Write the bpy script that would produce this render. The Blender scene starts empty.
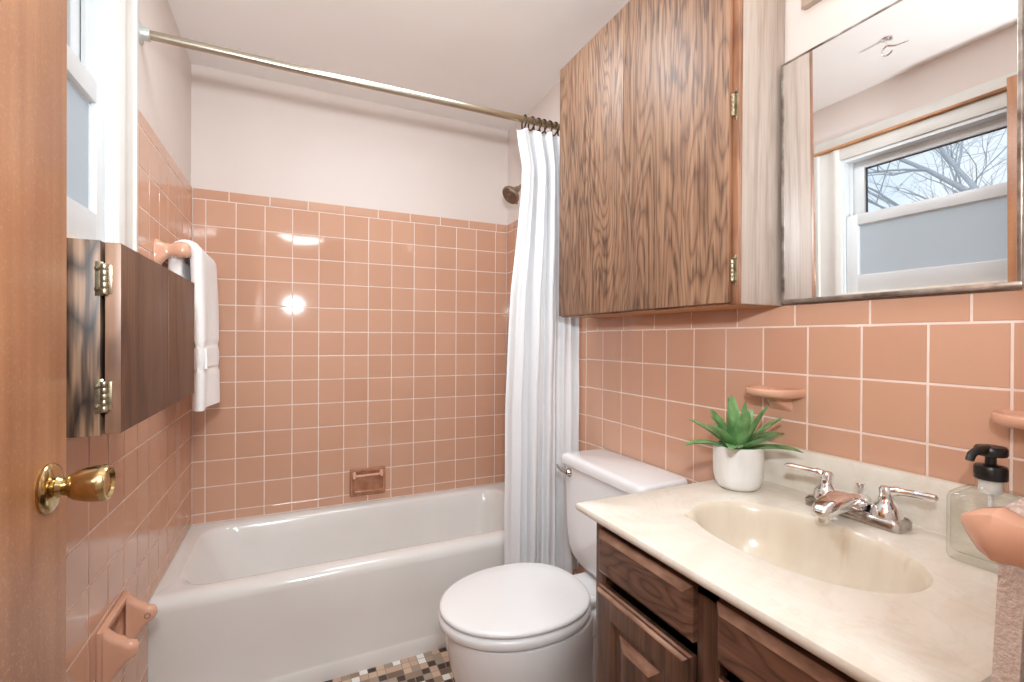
import bpy, bmesh, math, random
from mathutils import Vector, Matrix
R = math.radians
PI = math.pi
COL = bpy.context.scene.collection
W = 1.4466          # room width (x), tub alcove back wall at y = 0, vanity wall at x = W
CEIL = 2.30

# ------------------------------------------------------------------ materials
def lin(c):
    return tuple(((v / 255 + .055) / 1.055) ** 2.4 if v > 10 else v / 255 / 12.92 for v in c) + (1,)

class NT:
    def __init__(s, name):
        s.m = bpy.data.materials.new(name); s.m.use_nodes = True
        s.t = s.m.node_tree; s.b = s.t.nodes['Principled BSDF']
    def n(s, typ, **kw):
        o = s.t.nodes.new(typ)
        for k, v in kw.items():
            if k in o.inputs.keys() if isinstance(k, str) else False: o.inputs[k].default_value = v
            else: setattr(o, k, v)
        return o
    def l(s, a, b): s.t.links.new(a, b)
    def math(s, op, a, b=None, c=None):
        o = s.t.nodes.new('ShaderNodeMath'); o.operation = op
        for i, v in enumerate((a, b, c)):
            if v is None: continue
            if isinstance(v, (int, float)): o.inputs[i].default_value = v
            else: s.l(v, o.inputs[i])
        return o.outputs[0]
    def coords(s, scale=(1, 1, 1), kind='Object', off=(0, 0, 0)):
        tc = s.t.nodes.new('ShaderNodeTexCoord'); mp = s.t.nodes.new('ShaderNodeMapping')
        mp.inputs['Scale'].default_value = scale; mp.inputs['Location'].default_value = off
        s.l(tc.outputs[kind], mp.inputs['Vector']); return mp.outputs['Vector']
    def noise(s, vec, scale=1, detail=2, rough=.5, dist=0):
        o = s.t.nodes.new('ShaderNodeTexNoise')
        o.inputs['Scale'].default_value = scale; o.inputs['Detail'].default_value = detail
        o.inputs['Roughness'].default_value = rough; o.inputs['Distortion'].default_value = dist
        if vec is not None: s.l(vec, o.inputs['Vector'])
        return o.outputs['Fac']
    def ramp(s, fac, stops, interp='LINEAR'):
        o = s.t.nodes.new('ShaderNodeValToRGB'); o.color_ramp.interpolation = interp
        e = o.color_ramp.elements
        while len(e) < len(stops): e.new(.5)
        for i, (p, c) in enumerate(stops):
            e[i].position = p; e[i].color = c if len(c) == 4 else lin(c)
        s.l(fac, o.inputs['Fac']); return o.outputs['Color']
    def mix(s, fac, a, b, mode='MIX'):
        o = s.t.nodes.new('ShaderNodeMix'); o.data_type = 'RGBA'; o.blend_type = mode
        for i, v in ((0, fac), (6, a), (7, b)):
            if isinstance(v, (int, float)): o.inputs[i].default_value = v
            elif isinstance(v, tuple): o.inputs[i].default_value = v
            else: s.l(v, o.inputs[i])
        return o.outputs[2]
    def bump(s, h, strength=.2, dist=.002):
        o = s.t.nodes.new('ShaderNodeBump'); o.inputs['Strength'].default_value = strength
        o.inputs['Distance'].default_value = dist; s.l(h, o.inputs['Height'])
        s.l(o.outputs['Normal'], s.b.inputs['Normal'])
    def base(s, c): s.l(c, s.b.inputs['Base Color'])
    def set(s, **kw):
        for k, v in kw.items(): s.b.inputs[k.replace('_', ' ')].default_value = v
        return s

def plain(name, c, rough=.5, metal=0, **kw):
    n = NT(name); n.set(Roughness=rough, Metallic=metal, Base_Color=lin(c), **kw); return n.m

def mottled(name, c1, c2, scale=8, rough=.5, metal=0, detail=3, bump=0, bscale=60, bdist=.002, stretch=(1, 1, 1), **kw):
    n = NT(name); n.set(Roughness=rough, Metallic=metal, **kw)
    v = n.coords(stretch)
    n.base(n.ramp(n.noise(v, scale, detail), [(.3, c1), (.7, c2)]))
    if bump: n.bump(n.noise(v, bscale, 3), bump, bdist)
    return n.m

def wood(name, light, mid, dark, along='z', across='y', ring=16, fleck=.35, fleckcol=(60, 42, 34), rough=.42, rs=(5, .7), contrast=1, coat=.0):
    n = NT(name); n.set(Roughness=rough, Coat_Weight=coat, Coat_Roughness=.2)
    def sc(u, v, w=6):
        d = {'x': w, 'y': w, 'z': w}; d[across] = u; d[along] = v; return (d['x'], d['y'], d['z'])
    warp = n.noise(n.coords(sc(rs[0], rs[1], 2)), 1, 1.5, .45)
    wig = n.noise(n.coords(sc(30, 9)), 1, 2)
    f = n.math('ADD', n.math('MULTIPLY', warp, ring), n.math('MULTIPLY', wig, .55))
    fr = n.math('FRACT', f)
    band = n.math('POWER', n.math('ABSOLUTE', n.math('SUBTRACT', n.math('MULTIPLY', fr, 2), 1)), 2.6)
    fib = n.noise(n.coords(sc(190, 4, 40)), 1, 2, .6)
    fac = n.math('ADD', n.math('MULTIPLY', band, .5 * contrast), n.math('MULTIPLY', n.math('SUBTRACT', fib, .32), 1.15))
    col = n.ramp(fac, [(.02, light), (.45, mid), (.9, dark)])
    if fleck:
        fl = n.noise(n.coords(sc(105, 10, 24), off=(3.1, 1.7, .4)), 1, 1.2, .5)
        big = n.noise(n.coords(sc(7, 2.5, 3)), 1, 2)
        ff = n.ramp(n.math('ADD', fl, n.math('MULTIPLY', n.math('SUBTRACT', big, .5), .35)), [(.53, (0, 0, 0, 1)), (.66, (1, 1, 1, 1))])
        col = n.mix(n.math('MULTIPLY', ff, fleck), col, lin(fleckcol))
    n.base(col); n.bump(fib, .12, .001)
    return n.m

M = {}
M['paint'] = mottled('wall_paint', (222, 210, 203), (226, 214, 208), 3, .55, bump=.06, bscale=90)
M['paint_ceil'] = mottled('ceiling_paint', (240, 236, 233), (244, 240, 237), 3, .7, bump=.05, bscale=70)
def tile_mat():
    n = NT('salmon_tile'); n.set(Roughness=.06, Specular_IOR_Level=.5)
    g = n.t.nodes.new('ShaderNodeNewGeometry')
    v = n.coords((1, 1, 1))
    c1 = n.ramp(g.outputs['Random Per Island'], [(0, (206, 161, 136)), (.5, (211, 166, 141)), (1, (203, 157, 132))])
    c2 = n.mix(n.math('MULTIPLY', n.noise(v, 9, 3), .22), c1, lin((190, 142, 113)))
    n.base(c2); return n.m
M['tile'] = tile_mat()
M['grout'] = mottled('grout', (240, 223, 212), (230, 210, 198), 20, .85)
M['ceramic_pink'] = mottled('pink_ceramic', (222, 172, 146), (215, 164, 137), 12, .12)
M['tub'] = mottled('tub_enamel', (233, 231, 228), (226, 223, 219), 2.5, .12)
M['porcelain'] = plain('porcelain', (236, 236, 237), .08)
M['seat'] = plain('seat_plastic', (238, 239, 240), .2)
M['marble'] = None
def marble():
    n = NT('cultured_marble'); n.set(Roughness=.22)
    v = n.coords((1, 2.2, 1))
    a = n.noise(v, 2.5, 6, .6, 1.2); b = n.noise(n.coords((5, 1.5, 3), off=(1, 2, 3)), 2, 5, .65, 2)
    col = n.ramp(a, [(.3, (219, 209, 193)), (.5, (229, 223, 212)), (.7, (223, 213, 198))])
    vein = n.ramp(b, [(.46, (0, 0, 0, 1)), (.5, (1, 1, 1, 1)), (.54, (0, 0, 0, 1))])
    n.base(n.mix(n.math('MULTIPLY', vein, .18), col, lin((196, 184, 166)))); return n.m
M['marble'] = marble()
def basin_mat():
    n = NT('basin_marble'); n.set(Roughness=.2)
    v = n.coords((14, 22, 2.0)); a = n.noise(v, 1, 4, .6)
    n.base(n.ramp(a, [(.3, (215, 203, 184)), (.6, (222, 212, 195)), (.8, (206, 188, 163))])); return n.m
M['basin'] = basin_mat()
M['chrome'] = plain('chrome', (236, 236, 238), .07, 1)
M['chrome_worn'] = mottled('worn_chrome', (225, 224, 222), (150, 140, 132), 45, .18, 1)
M['nickel'] = plain('aged_nickel', (172, 154, 138), .35, 1)
def rodm():
    n = NT('rod_bronze'); n.set(Roughness=.32, Metallic=1)
    v = n.coords((1, 1, 1)); s = n.t.nodes.new('ShaderNodeSeparateXYZ'); n.l(v, s.inputs[0])
    n.base(n.ramp(s.outputs[0], [(.15, (196, 188, 172)), (.55, (190, 172, 138)), (.85, (176, 150, 106)), (1.2, (120, 98, 66))])); return n.m
M['rod'] = rodm()
M['zinc'] = plain('zinc_flange', (206, 212, 208), .4, .6)
M['pewter'] = plain('spray_face', (128, 112, 100), .4, .8)
M['bronze'] = plain('dark_bronze', (70, 56, 48), .4, .8)
M['brass'] = mottled('worn_brass', (214, 194, 146), (176, 150, 104), 30, .16, 1)
M['hinge'] = mottled('tarnished_brass', (196, 186, 158), (128, 114, 92), 60, .35, .9)
M['fabric'] = NT('curtain_fabric').set(Roughness=.9, Base_Color=lin((223, 223, 225))).m
def towel_mat(name, c1, c2, sc=700, d=.0025):
    n = NT(name); n.set(Roughness=1, Sheen_Weight=.3)
    v = n.coords((1, 1, 1)); k = n.noise(v, sc, 2, .6)
    n.base(n.mix(n.noise(v, 25, 3), n.ramp(k, [(.3, c1), (.65, c2)]), lin(c2)))
    n.bump(n.noise(v, sc * .6, 3), .7, d); return n.m
M['towel'] = towel_mat('white_terry', (226, 222, 220), (246, 243, 241), 420, .003)
M['towel_grey'] = towel_mat('grey_terry', (206, 190, 180), (248, 239, 233), 330, .004)
M['white_pvc'] = plain('white_window_frame', (222, 226, 228), .35)
M['casing'] = mottled('casing_paint', (222, 221, 216), (217, 215, 209), 12, .4)
M['cream'] = mottled('cream_paint', (240, 228, 214), (232, 218, 202), 10, .5)
M['upper_wood'] = wood('rustic_oak_veneer', (160, 125, 98), (129, 95, 73), (86, 61, 47), ring=30, fleck=.72, fleckcol=(70, 49, 40), rs=(7.5, 1.0), rough=.5, contrast=.95)
M['upper_side'] = wood('side_panel_veneer', (184, 171, 160), (174, 158, 146), (156, 138, 125), across='x', ring=9, fleck=.25, fleckcol=(150, 130, 116), rough=.5)
M['upper_edge'] = wood('cabinet_frame_wood', (176, 130, 100), (140, 96, 70), (96, 62, 46), across='x', ring=5, fleck=.4)
M['under_wood'] = wood('raw_underside', (206, 148, 96), (190, 128, 80), (164, 104, 62), along='y', across='x', ring=4, fleck=0)
M['left_side'] = wood('knotty_pine_side', (150, 117, 92), (96, 73, 58), (42, 32, 27), across='x', ring=9, fleck=.75, fleckcol=(38, 29, 26), rs=(12, 2.6), contrast=1.3)
M['left_door'] = wood('dark_oak_door', (110, 78, 60), (88, 60, 46), (58, 39, 31), ring=8, fleck=.35, fleckcol=(52, 36, 28))
M['edge_light'] = wood('pale_edge', (162, 128, 106), (136, 102, 82), (98, 70, 55), ring=4, fleck=.3)  # paler wood tone for the door edges and tops
M['vanity'] = wood('stained_vanity_oak', (116, 84, 68), (88, 62, 48), (54, 38, 31), along='z', across='y', ring=10, fleck=.35, fleckcol=(62, 40, 32), rough=.35, coat=.2)
M['vanity_h'] = wood('stained_drawer_oak', (128, 91, 72), (98, 68, 53), (60, 41, 33), along='y', across='z', ring=18, fleck=.3, fleckcol=(62, 40, 32), rough=.35, rs=(12, 3), coat=.2)
M['vanity_dark'] = plain('vanity_interior', (48, 32, 26), .8)
M['vanity_pale'] = mottled('pale_bevel', (186, 150, 128), (126, 90, 70), 45, .4, stretch=(1, .4, 1))
def doorm():
    n = NT('entry_door_veneer'); n.set(Roughness=.38)
    g = n.noise(n.coords((60, 60, 1.6)), 1, 3, .6); b = n.noise(n.coords((3, 9, 1.2)), 1, 3)
    col = n.ramp(n.math('ADD', n.math('MULTIPLY', g, .5), n.math('MULTIPLY', b, .5)), [(.3, (198, 146, 106)), (.52, (176, 121, 82)), (.72, (146, 94, 62))])
    v = n.coords((1, 1, 1)); sp = n.noise(v, 260, 2, .7); s = n.t.nodes.new('ShaderNodeSeparateXYZ'); n.l(v, s.inputs[0])
    patch = n.noise(n.coords((1, 6, 5)), 1, 2)
    low = n.ramp(s.outputs[2], [(.55, (1, 1, 1, 1)), (1.25, (.0, .0, .0, 1))])
    dust = n.math('MULTIPLY', n.ramp(sp, [(.56, (0, 0, 0, 1)), (.68, (1, 1, 1, 1))]), n.math('ADD', n.math('MULTIPLY', low, .55), .18))
    col = n.mix(n.math('MULTIPLY', n.ramp(patch, [(.4, (0, 0, 0, 1)), (.7, (1, 1, 1, 1))]), .5), col, lin((140, 86, 58)))
    n.base(n.mix(dust, col, lin((226, 190, 160)))); n.bump(g, .06, .001); return n.m
M['door'] = doorm()
M['mirror'] = plain('mirror_silver', (247, 247, 247), .0, 1)
M['mirror_frame'] = mottled('mirror_frame_metal', (196, 192, 186), (120, 108, 98), 30, .3, .8)
def glass(name, c=(255, 255, 255), rough=0, ior=1.45):
    n = NT(name); n.t.nodes.remove(n.b)
    g = n.t.nodes.new('ShaderNodeBsdfGlass'); g.inputs['Color'].default_value = lin(c); g.inputs['Roughness'].default_value = rough; g.inputs['IOR'].default_value = ior
    n.l(g.outputs[0], n.t.nodes['Material Output'].inputs[0]); return n.m
def thin_glass():
    n = NT('bottle_glass'); n.t.nodes.remove(n.b)
    t = n.t.nodes.new('ShaderNodeBsdfTransparent'); g = n.t.nodes.new('ShaderNodeBsdfGlossy'); g.inputs['Roughness'].default_value = .03
    lw = n.t.nodes.new('ShaderNodeLayerWeight'); lw.inputs['Blend'].default_value = .35
    n.l(n.ramp(lw.outputs['Facing'], [(.3, (254, 254, 253)), (.85, (244, 245, 241)), (1, (190, 190, 180))]), t.inputs['Color'])
    f = n.math('ADD', n.math('MULTIPLY', n.math('POWER', lw.outputs['Facing'], 3), .55), .04)
    mx = n.t.nodes.new('ShaderNodeMixShader'); n.l(f, mx.inputs[0]); n.l(t.outputs[0], mx.inputs[1]); n.l(g.outputs[0], mx.inputs[2])
    n.l(mx.outputs[0], n.t.nodes['Material Output'].inputs[0]); return n.m
M['glass'] = thin_glass()
def pane():
    n = NT('window_pane'); n.t.nodes.remove(n.b)
    t = n.t.nodes.new('ShaderNodeBsdfTransparent'); g = n.t.nodes.new('ShaderNodeBsdfGlossy'); g.inputs['Roughness'].default_value = .02
    f = n.t.nodes.new('ShaderNodeFresnel'); f.inputs['IOR'].default_value = 1.4
    mx = n.t.nodes.new('ShaderNodeMixShader'); n.l(f.outputs[0], mx.inputs[0]); n.l(t.outputs[0], mx.inputs[1]); n.l(g.outputs[0], mx.inputs[2])
    n.l(mx.outputs[0], n.t.nodes['Material Output'].inputs[0]); return n.m
M['pane'] = pane()
def frosted():
    n = NT('frosted_pane'); n.t.nodes.remove(n.b)
    t = n.t.nodes.new('ShaderNodeBsdfTranslucent'); t.inputs['Color'].default_value = lin((252, 253, 254))
    d = n.t.nodes.new('ShaderNodeBsdfDiffuse'); d.inputs['Color'].default_value = lin((205, 212, 218))
    mx = n.t.nodes.new('ShaderNodeMixShader'); mx.inputs[0].default_value = .3
    n.l(t.outputs[0], mx.inputs[1]); n.l(d.outputs[0], mx.inputs[2]); n.l(mx.outputs[0], n.t.nodes['Material Output'].inputs[0]); return n.m
M['frost'] = frosted()
M['black'] = plain('black_plastic', (22, 21, 22), .32)
M['clear_plastic'] = plain('pump_tube_plastic', (232, 234, 234), .3)
M['pot'] = mottled('white_pot', (238, 238, 237), (222, 219, 214), 14, .45, stretch=(2, 2, .7))
M['soil'] = mottled('potting_soil', (92, 76, 64), (150, 132, 112), 90, 1)
def leafm():
    n = NT('succulent_leaf'); n.set(Roughness=.4)
    g = n.t.nodes.new('ShaderNodeNewGeometry')
    v = n.coords((1, 1, 1))
    c = n.ramp(n.math('ADD', n.math('MULTIPLY', n.noise(n.coords((40, 40, 16)), 1, 2), .6), n.math('MULTIPLY', g.outputs['Random Per Island'], .4)), [(.28, (74, 122, 68)), (.5, (130, 172, 112)), (.7, (204, 224, 200))])
    n.base(c); return n.m
M['leaf'] = leafm()
M['bark'] = mottled('hazed_bark', (206, 210, 214), (186, 190, 196), 6, .9)  # bark paled so its colour carries the bright winter haze
M['ground'] = mottled('winter_ground', (150, 146, 130), (120, 118, 100), 2, 1)
M['fixture'] = mottled('fixture_base', (186, 168, 152), (156, 136, 120), 14, .4)
def emis(name, c, s):
    n = NT(name); n.set(Base_Color=lin(c), Emission_Color=lin(c), Emission_Strength=s); return n.m
M['bulb'] = emis('lit_globe', (255, 250, 244), 3.5)
M['stripwood'] = wood('bare_wood_strip', (206, 152, 104), (186, 130, 84), (150, 100, 62), along='y', across='z', ring=3, fleck=.3)
M['rubber'] = plain('dark_gap', (70, 66, 64), .7)
def mosaic():
    n = NT('mosaic_floor'); n.set(Roughness=.4)
    P = .0285
    v = n.coords((1 / P, 1 / P, 1)); s = n.t.nodes.new('ShaderNodeSeparateXYZ'); n.l(v, s.inputs[0])
    fx, fy = n.math('FLOOR', s.outputs[0]), n.math('FLOOR', s.outputs[1])
    # pairs: some neighbouring tiles fuse into 2x1 pieces
    hx = n.math('FLOOR', n.math('DIVIDE', s.outputs[0], 2))
    def wn(a, b, seed):
        c = n.t.nodes.new('ShaderNodeCombineXYZ'); n.l(a, c.inputs[0]); n.l(b, c.inputs[1]); c.inputs[2].default_value = seed
        w = n.t.nodes.new('ShaderNodeTexWhiteNoise'); w.noise_dimensions = '3D'; n.l(c.outputs[0], w.inputs['Vector']); return w.outputs['Value']
    fuse = n.math('LESS_THAN', wn(hx, fy, 3.5), .22)
    idx = n.math('ADD', n.math('MULTIPLY', fuse, n.math('MULTIPLY', hx, 2)), n.math('MULTIPLY', n.math('SUBTRACT', 1, fuse), fx))
    val = wn(idx, fy, 7.3)
    col = n.ramp(val, [(0, (66, 50, 42)), (.13, (236, 234, 228)), (.27, (164, 144, 126)), (.45, (196, 166, 144)), (.62, (150, 126, 106)), (.74, (206, 178, 152)), (.86, (172, 150, 134)), (.95, (120, 98, 80))], 'CONSTANT')
    frx, fry = n.math('FRACT', s.outputs[0]), n.math('FRACT', s.outputs[1])
    ex = n.math('ABSOLUTE', n.math('SUBTRACT', frx, .5)); ey = n.math('ABSOLUTE', n.math('SUBTRACT', fry, .5))
    gx = n.math('MULTIPLY', n.math('GREATER_THAN', ex, .46), n.math('SUBTRACT', 1, fuse))
    hfx = n.math('FRACT', n.math('DIVIDE', s.outputs[0], 2)); gx2 = n.math('MULTIPLY', fuse, n.math('GREATER_THAN', n.math('ABSOLUTE', n.math('SUBTRACT', hfx, .5)), .48))
    g = n.math('MAXIMUM', n.math('MAXIMUM', gx, gx2), n.math('GREATER_THAN', ey, .46))
    n.base(n.mix(g, col, lin((150, 132, 118)))); return n.m
M['mosaic'] = mosaic()
M['hall_floor'] = wood('hallway_floor_oak', (176, 128, 88), (150, 104, 70), (110, 74, 50), along='y', across='x', ring=6, fleck=.2)

# ------------------------------------------------------------------ geometry helpers
def box(bm, lo, hi, bev=0, mi=0, seg=2):
    lo = [min(a, b) for a, b in zip(lo, hi)], [max(a, b) for a, b in zip(lo, hi)]
    a, b = lo
    vs = [bm.verts.new((x, y, z)) for x in (a[0], b[0]) for y in (a[1], b[1]) for z in (a[2], b[2])]
    fs = [bm.faces.new([vs[i] for i in q]) for q in ((0, 1, 3, 2), (4, 6, 7, 5), (0, 4, 5, 1), (2, 3, 7, 6), (0, 2, 6, 4), (1, 5, 7, 3))]
    for f in fs: f.material_index = mi
    if bev:
        es = list({e for f in fs for e in f.edges})
        r = bmesh.ops.bevel(bm, geom=es, offset=bev, segments=seg, affect='EDGES', profile=.5)
        for f in r['faces']: f.material_index = mi
    return fs

def loft(bm, rings, cap0=True, cap1=True, mi=0, closed=True):
    vr = [[bm.verts.new(p) for p in r] for r in rings]; n = len(vr[0])
    for a, b in zip(vr, vr[1:]):
        for i in range(n if closed else n - 1):
            j = (i + 1) % n
            f = bm.faces.new((a[i], a[j], b[j], b[i])); f.material_index = mi
    if cap0: bm.faces.new(list(reversed(vr[0]))).material_index = mi
    if cap1: bm.faces.new(vr[-1]).material_index = mi
    return vr

def frame_of(d):
    d = Vector(d).normalized(); u = d.cross(Vector((0, 0, 1)))
    if u.length < 1e-3: u = d.cross(Vector((0, 1, 0)))
    u.normalize(); return d, u, u.cross(d).normalized()

def tube(bm, pts, rad, n=12, cap=True, mi=0):
    pts = [Vector(p) for p in pts]
    if not isinstance(rad, (list, tuple)): rad = [rad] * len(pts)
    rings = []; pu = None
    for i, p in enumerate(pts):
        d = (pts[min(i + 1, len(pts) - 1)] - pts[max(i - 1, 0)])
        d, u, v = frame_of(d)
        if pu is not None:
            u = (pu - d * pu.dot(d)).normalized(); v = d.cross(u) * 1
        pu = u
        v = d.cross(u)
        rings.append([p + (u * math.cos(2 * PI * k / n) + v * math.sin(2 * PI * k / n)) * rad[i] for k in range(n)])
    loft(bm, rings, cap, cap, mi)

def lathe(bm, prof, origin, axis=(0, 0, 1), n=32, mi=0, cap=True):
    d, u, v = frame_of(axis); o = Vector(origin)
    rings = [[o + d * h + (u * math.cos(2 * PI * k / n) + v * math.sin(2 * PI * k / n)) * max(r, 1e-4) for k in range(n)] for r, h in prof]
    loft(bm, rings, cap, cap, mi)

def rrect(x0, x1, y0, y1, r, n=6):
    r = min(r, (x1 - x0) / 2 - 1e-4, (y1 - y0) / 2 - 1e-4); out = []
    for cx, cy, a0 in ((x1 - r, y1 - r, 0), (x0 + r, y1 - r, 90), (x0 + r, y0 + r, 180), (x1 - r, y0 + r, 270)):
        for k in range(n + 1):
            a = R(a0 + 90 * k / n); out.append((cx + r * math.cos(a), cy + r * math.sin(a)))
    return out

def z3(pts, z): return [(x, y, z) for x, y in pts]

def mk(name, bm, mats, root=None, loc=None, smooth=40, parent=None, recalc=True):
    """link the mesh (drawn in room coordinates); root = the thing's Empty, parent = part above it"""
    if recalc: bmesh.ops.recalc_face_normals(bm, faces=bm.faces)
    base = Vector(root['at']) if root is not None else Vector(loc or (0, 0, 0))
    bmesh.ops.translate(bm, verts=bm.verts, vec=-base)
    me = bpy.data.meshes.new(name); bm.to_mesh(me); bm.free()
    for m in (mats if isinstance(mats, (list, tuple)) else [mats]): me.materials.append(M[m] if isinstance(m, str) else m)
    if smooth:
        me.polygons.foreach_set('use_smooth', [True] * len(me.polygons)); me.set_sharp_from_angle(angle=R(smooth))
    o = bpy.data.objects.new(name, me); COL.objects.link(o)
    if root is not None: o.parent = parent if parent is not None else root
    else: o.location = base
    return o

def thing(name, label, cat, loc, group=None):
    o = bpy.data.objects.new(name, None); COL.objects.link(o); o.empty_display_size = .05
    o.location = loc; o['at'] = tuple(loc); o['label'] = label; o['category'] = cat
    if group: o['group'] = group
    return o

def tag(o, label, cat, group=None):
    o['label'] = label; o['category'] = cat
    if group: o['group'] = group
    return o

def struct(o): o['kind'] = 'structure'; return o

def copy_thing(root, loc, label, group=None):
    r = root.copy(); COL.objects.link(r); r.location = loc; r['at'] = tuple(loc); r['label'] = label
    if group: r['group'] = group
    for ch in list(root.children):
        c = ch.copy(); COL.objects.link(c); c.parent = r
        for g in ch.children:
            d = g.copy(); COL.objects.link(d); d.parent = c
    return r

def B(): return bmesh.new()

# ------------------------------------------------------------------ the room shell
T = .006    # tile face stands this far off the wall
rng = random.Random(4)
def tiles(bm, P0, U, V, N, rects):
    """bevelled tiles on the plane P0 + u U + v V, raised along N"""
    P0, U, V, N = map(Vector, (P0, U, V, N)); gap = .0017; bv = .0016
    for u0, v0, u1, v1 in rects:
        u0 += gap; v0 += gap; u1 -= gap; v1 -= gap
        if u1 - u0 < .008 or v1 - v0 < .008: continue
        tu, tv = rng.gauss(0, .0016), rng.gauss(0, .0016); cu, cv = (u0 + u1) / 2, (v0 + v1) / 2
        rings = []
        for ins, h in ((0, -.001), (.0003, T - bv), (bv * .35, T - bv * .3), (bv, T)):
            ring = []
            for a, b in ((u0 + ins, v0 + ins), (u1 - ins, v0 + ins), (u1 - ins, v1 - ins), (u0 + ins, v1 - ins)):
                hh = h + ((a - cu) * tu + (b - cv) * tv if h > 0 else 0)
                ring.append(P0 + U * a + V * b + N * hh)
            rings.append(ring)
        loft(bm, rings, False, True)

def grid(us, vs): return [(a, c, b, d) for a, b in zip(us, us[1:]) for c, d in zip(vs, vs[1:])]
def series(start, step, lo, hi):
    k0 = math.ceil((lo - start) / step - 1e-6); out = [lo]
    while start + k0 * step < hi - 1e-6:
        v = start + k0 * step
        if v > lo + 1e-6: out.append(v)
        k0 += 1
    return out + [hi]
ZR = 1.742; P = .11; ZCAP = 1.786
zrows = series(ZR, P, .381, ZR); zall = series(ZR, P, 0, ZR)

def quad(bm, pts, mi=0):
    f = bm.faces.new([bm.verts.new(p) for p in pts]); f.material_index = mi; return f

# back wall (solid slab with a recess for the soap niche)
HX0, HX1, HZ0, HZ1 = .642, .783, .424, .530
bm = B()
for lo, hi in (((-.15, 0, 0), (HX0, .12, CEIL)), ((HX1, 0, 0), (W + .15, .12, CEIL)), ((HX0, 0, 0), (HX1, .12, HZ0)), ((HX0, 0, HZ1), (HX1, .12, CEIL)), ((HX0, .06, HZ0), (HX1, .12, HZ1))):
    box(bm, lo, hi)
wall_back = struct(mk('wall_back', bm, 'paint', smooth=0))
bm = B(); xs = series(.0531, P, T, W - T)
rc = []
for a, c, b, d in grid(xs, zrows):
    if d > .5 and c < .43 and b > HX0 and a < HX1:
        if a < HX0: rc.append((a, c, HX0, d))
        if b > HX1: rc.append((HX1, c, b, d))
        continue
    rc.append((a, c, b, d))
rc += grid(series(.137, .155, T, W - T), [ZR, ZCAP])
tiles(bm, (0, 0, 0), (1, 0, 0), (0, 0, 1), (0, -1, 0), rc)
o = struct(mk('tile_panel', bm, 'tile', smooth=0)); o.parent = wall_back
bm = B()
for a in ((T, .378, HX0, ZCAP - .002), (HX1, .378, W - T, ZCAP - .002), (HX0, .378, HX1, HZ0), (HX0, HZ1, HX1, ZCAP - .002)):
    box(bm, (a[0], -.0047, a[1]), (a[2], .001, a[3]))
o = struct(mk('grout', bm, 'grout', smooth=0)); o.parent = wall_back

# left wall with the window opening
WY0, WY1, WZ0, WZ1 = -.93, -1.78, 1.352, 2.003
bm = B()
for lo, hi in (((-.14, .0, 0), (0, WY0, CEIL)), ((-.14, WY1, 0), (0, -2.2, CEIL)), ((-.14, WY0, 0), (0, WY1, WZ0)), ((-.14, WY0, WZ1), (0, WY1, CEIL))): box(bm, lo, hi)
wall_left = struct(mk('wall_left', bm, 'paint', smooth=0))
ys = series(1.0748 - 20 * P, P, T, 2.19)      # distance from back wall
def left_ok(a, c, b, d): return not (c > 1.31 and b > .83)
bm = B(); rc = []
for a, c, b, d in grid(ys, zall):
    if a < .632 and d <= .385: continue
    if a < .632 and c < .381: c = .381
    if d > 1.32 and a >= .83: continue
    if d > 1.32 and b > .83: b = .83
    rc.append((a, c, b, d))
rc += [(a, ZR, min(b, .83), ZCAP) for a, b in zip(*(lambda s: (s, s[1:]))(series(.424, .155, T, .99))) if a < .83]
tiles(bm, (0, 0, 0), (0, -1, 0), (0, 0, 1), (1, 0, 0), rc)
o = struct(mk('tile_panel', bm, 'tile', smooth=0)); o.parent = wall_left
bm = B()
box(bm, (-.001, -T, .378), (.0047, -.632, ZCAP - .002)); box(bm, (-.001, -.632, 0), (.0047, -2.19, 1.305)); box(bm, (-.001, -.632, 1.305), (.0047, -.829, ZCAP - .002))
o = struct(mk('grout', bm, 'grout', smooth=0)); o.parent = wall_left

# right wall
bm = B(); box(bm, (W, 0, 0), (W + .14, -2.32, CEIL))
wall_right = struct(mk('wall_right', bm, 'paint', smooth=0))
STEP = .7732; ZL = 1.195; ZL2 = 1.247
bm = B()
rc = grid(series(.7732 - 10 * P, P, T, .632), zrows) + grid(series(.7732 - 10 * P, P, .632, STEP), zall)
rc += grid(series(.7732, P, STEP, 2.19), series(ZL, P, 0, ZL))
rc += grid(series(.07, .155, T, STEP), [ZR, ZCAP]) + grid(series(.848, .155, STEP, 2.19), [ZL, ZL2])
tiles(bm, (W, 0, 0), (0, -1, 0), (0, 0, 1), (-1, 0, 0), rc)
o = struct(mk('tile_panel', bm, 'tile', smooth=0)); o.parent = wall_right
bm = B(); box(bm, (W - .0047, -T, .378), (W + .001, -.632, ZCAP - .002)); box(bm, (W - .0047, -.632, 0), (W + .001, -STEP, ZCAP - .002)); box(bm, (W - .0047, -STEP, 0), (W + .001, -2.19, ZL2 - .002))
o = struct(mk('grout', bm, 'grout', smooth=0)); o.parent = wall_right

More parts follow.
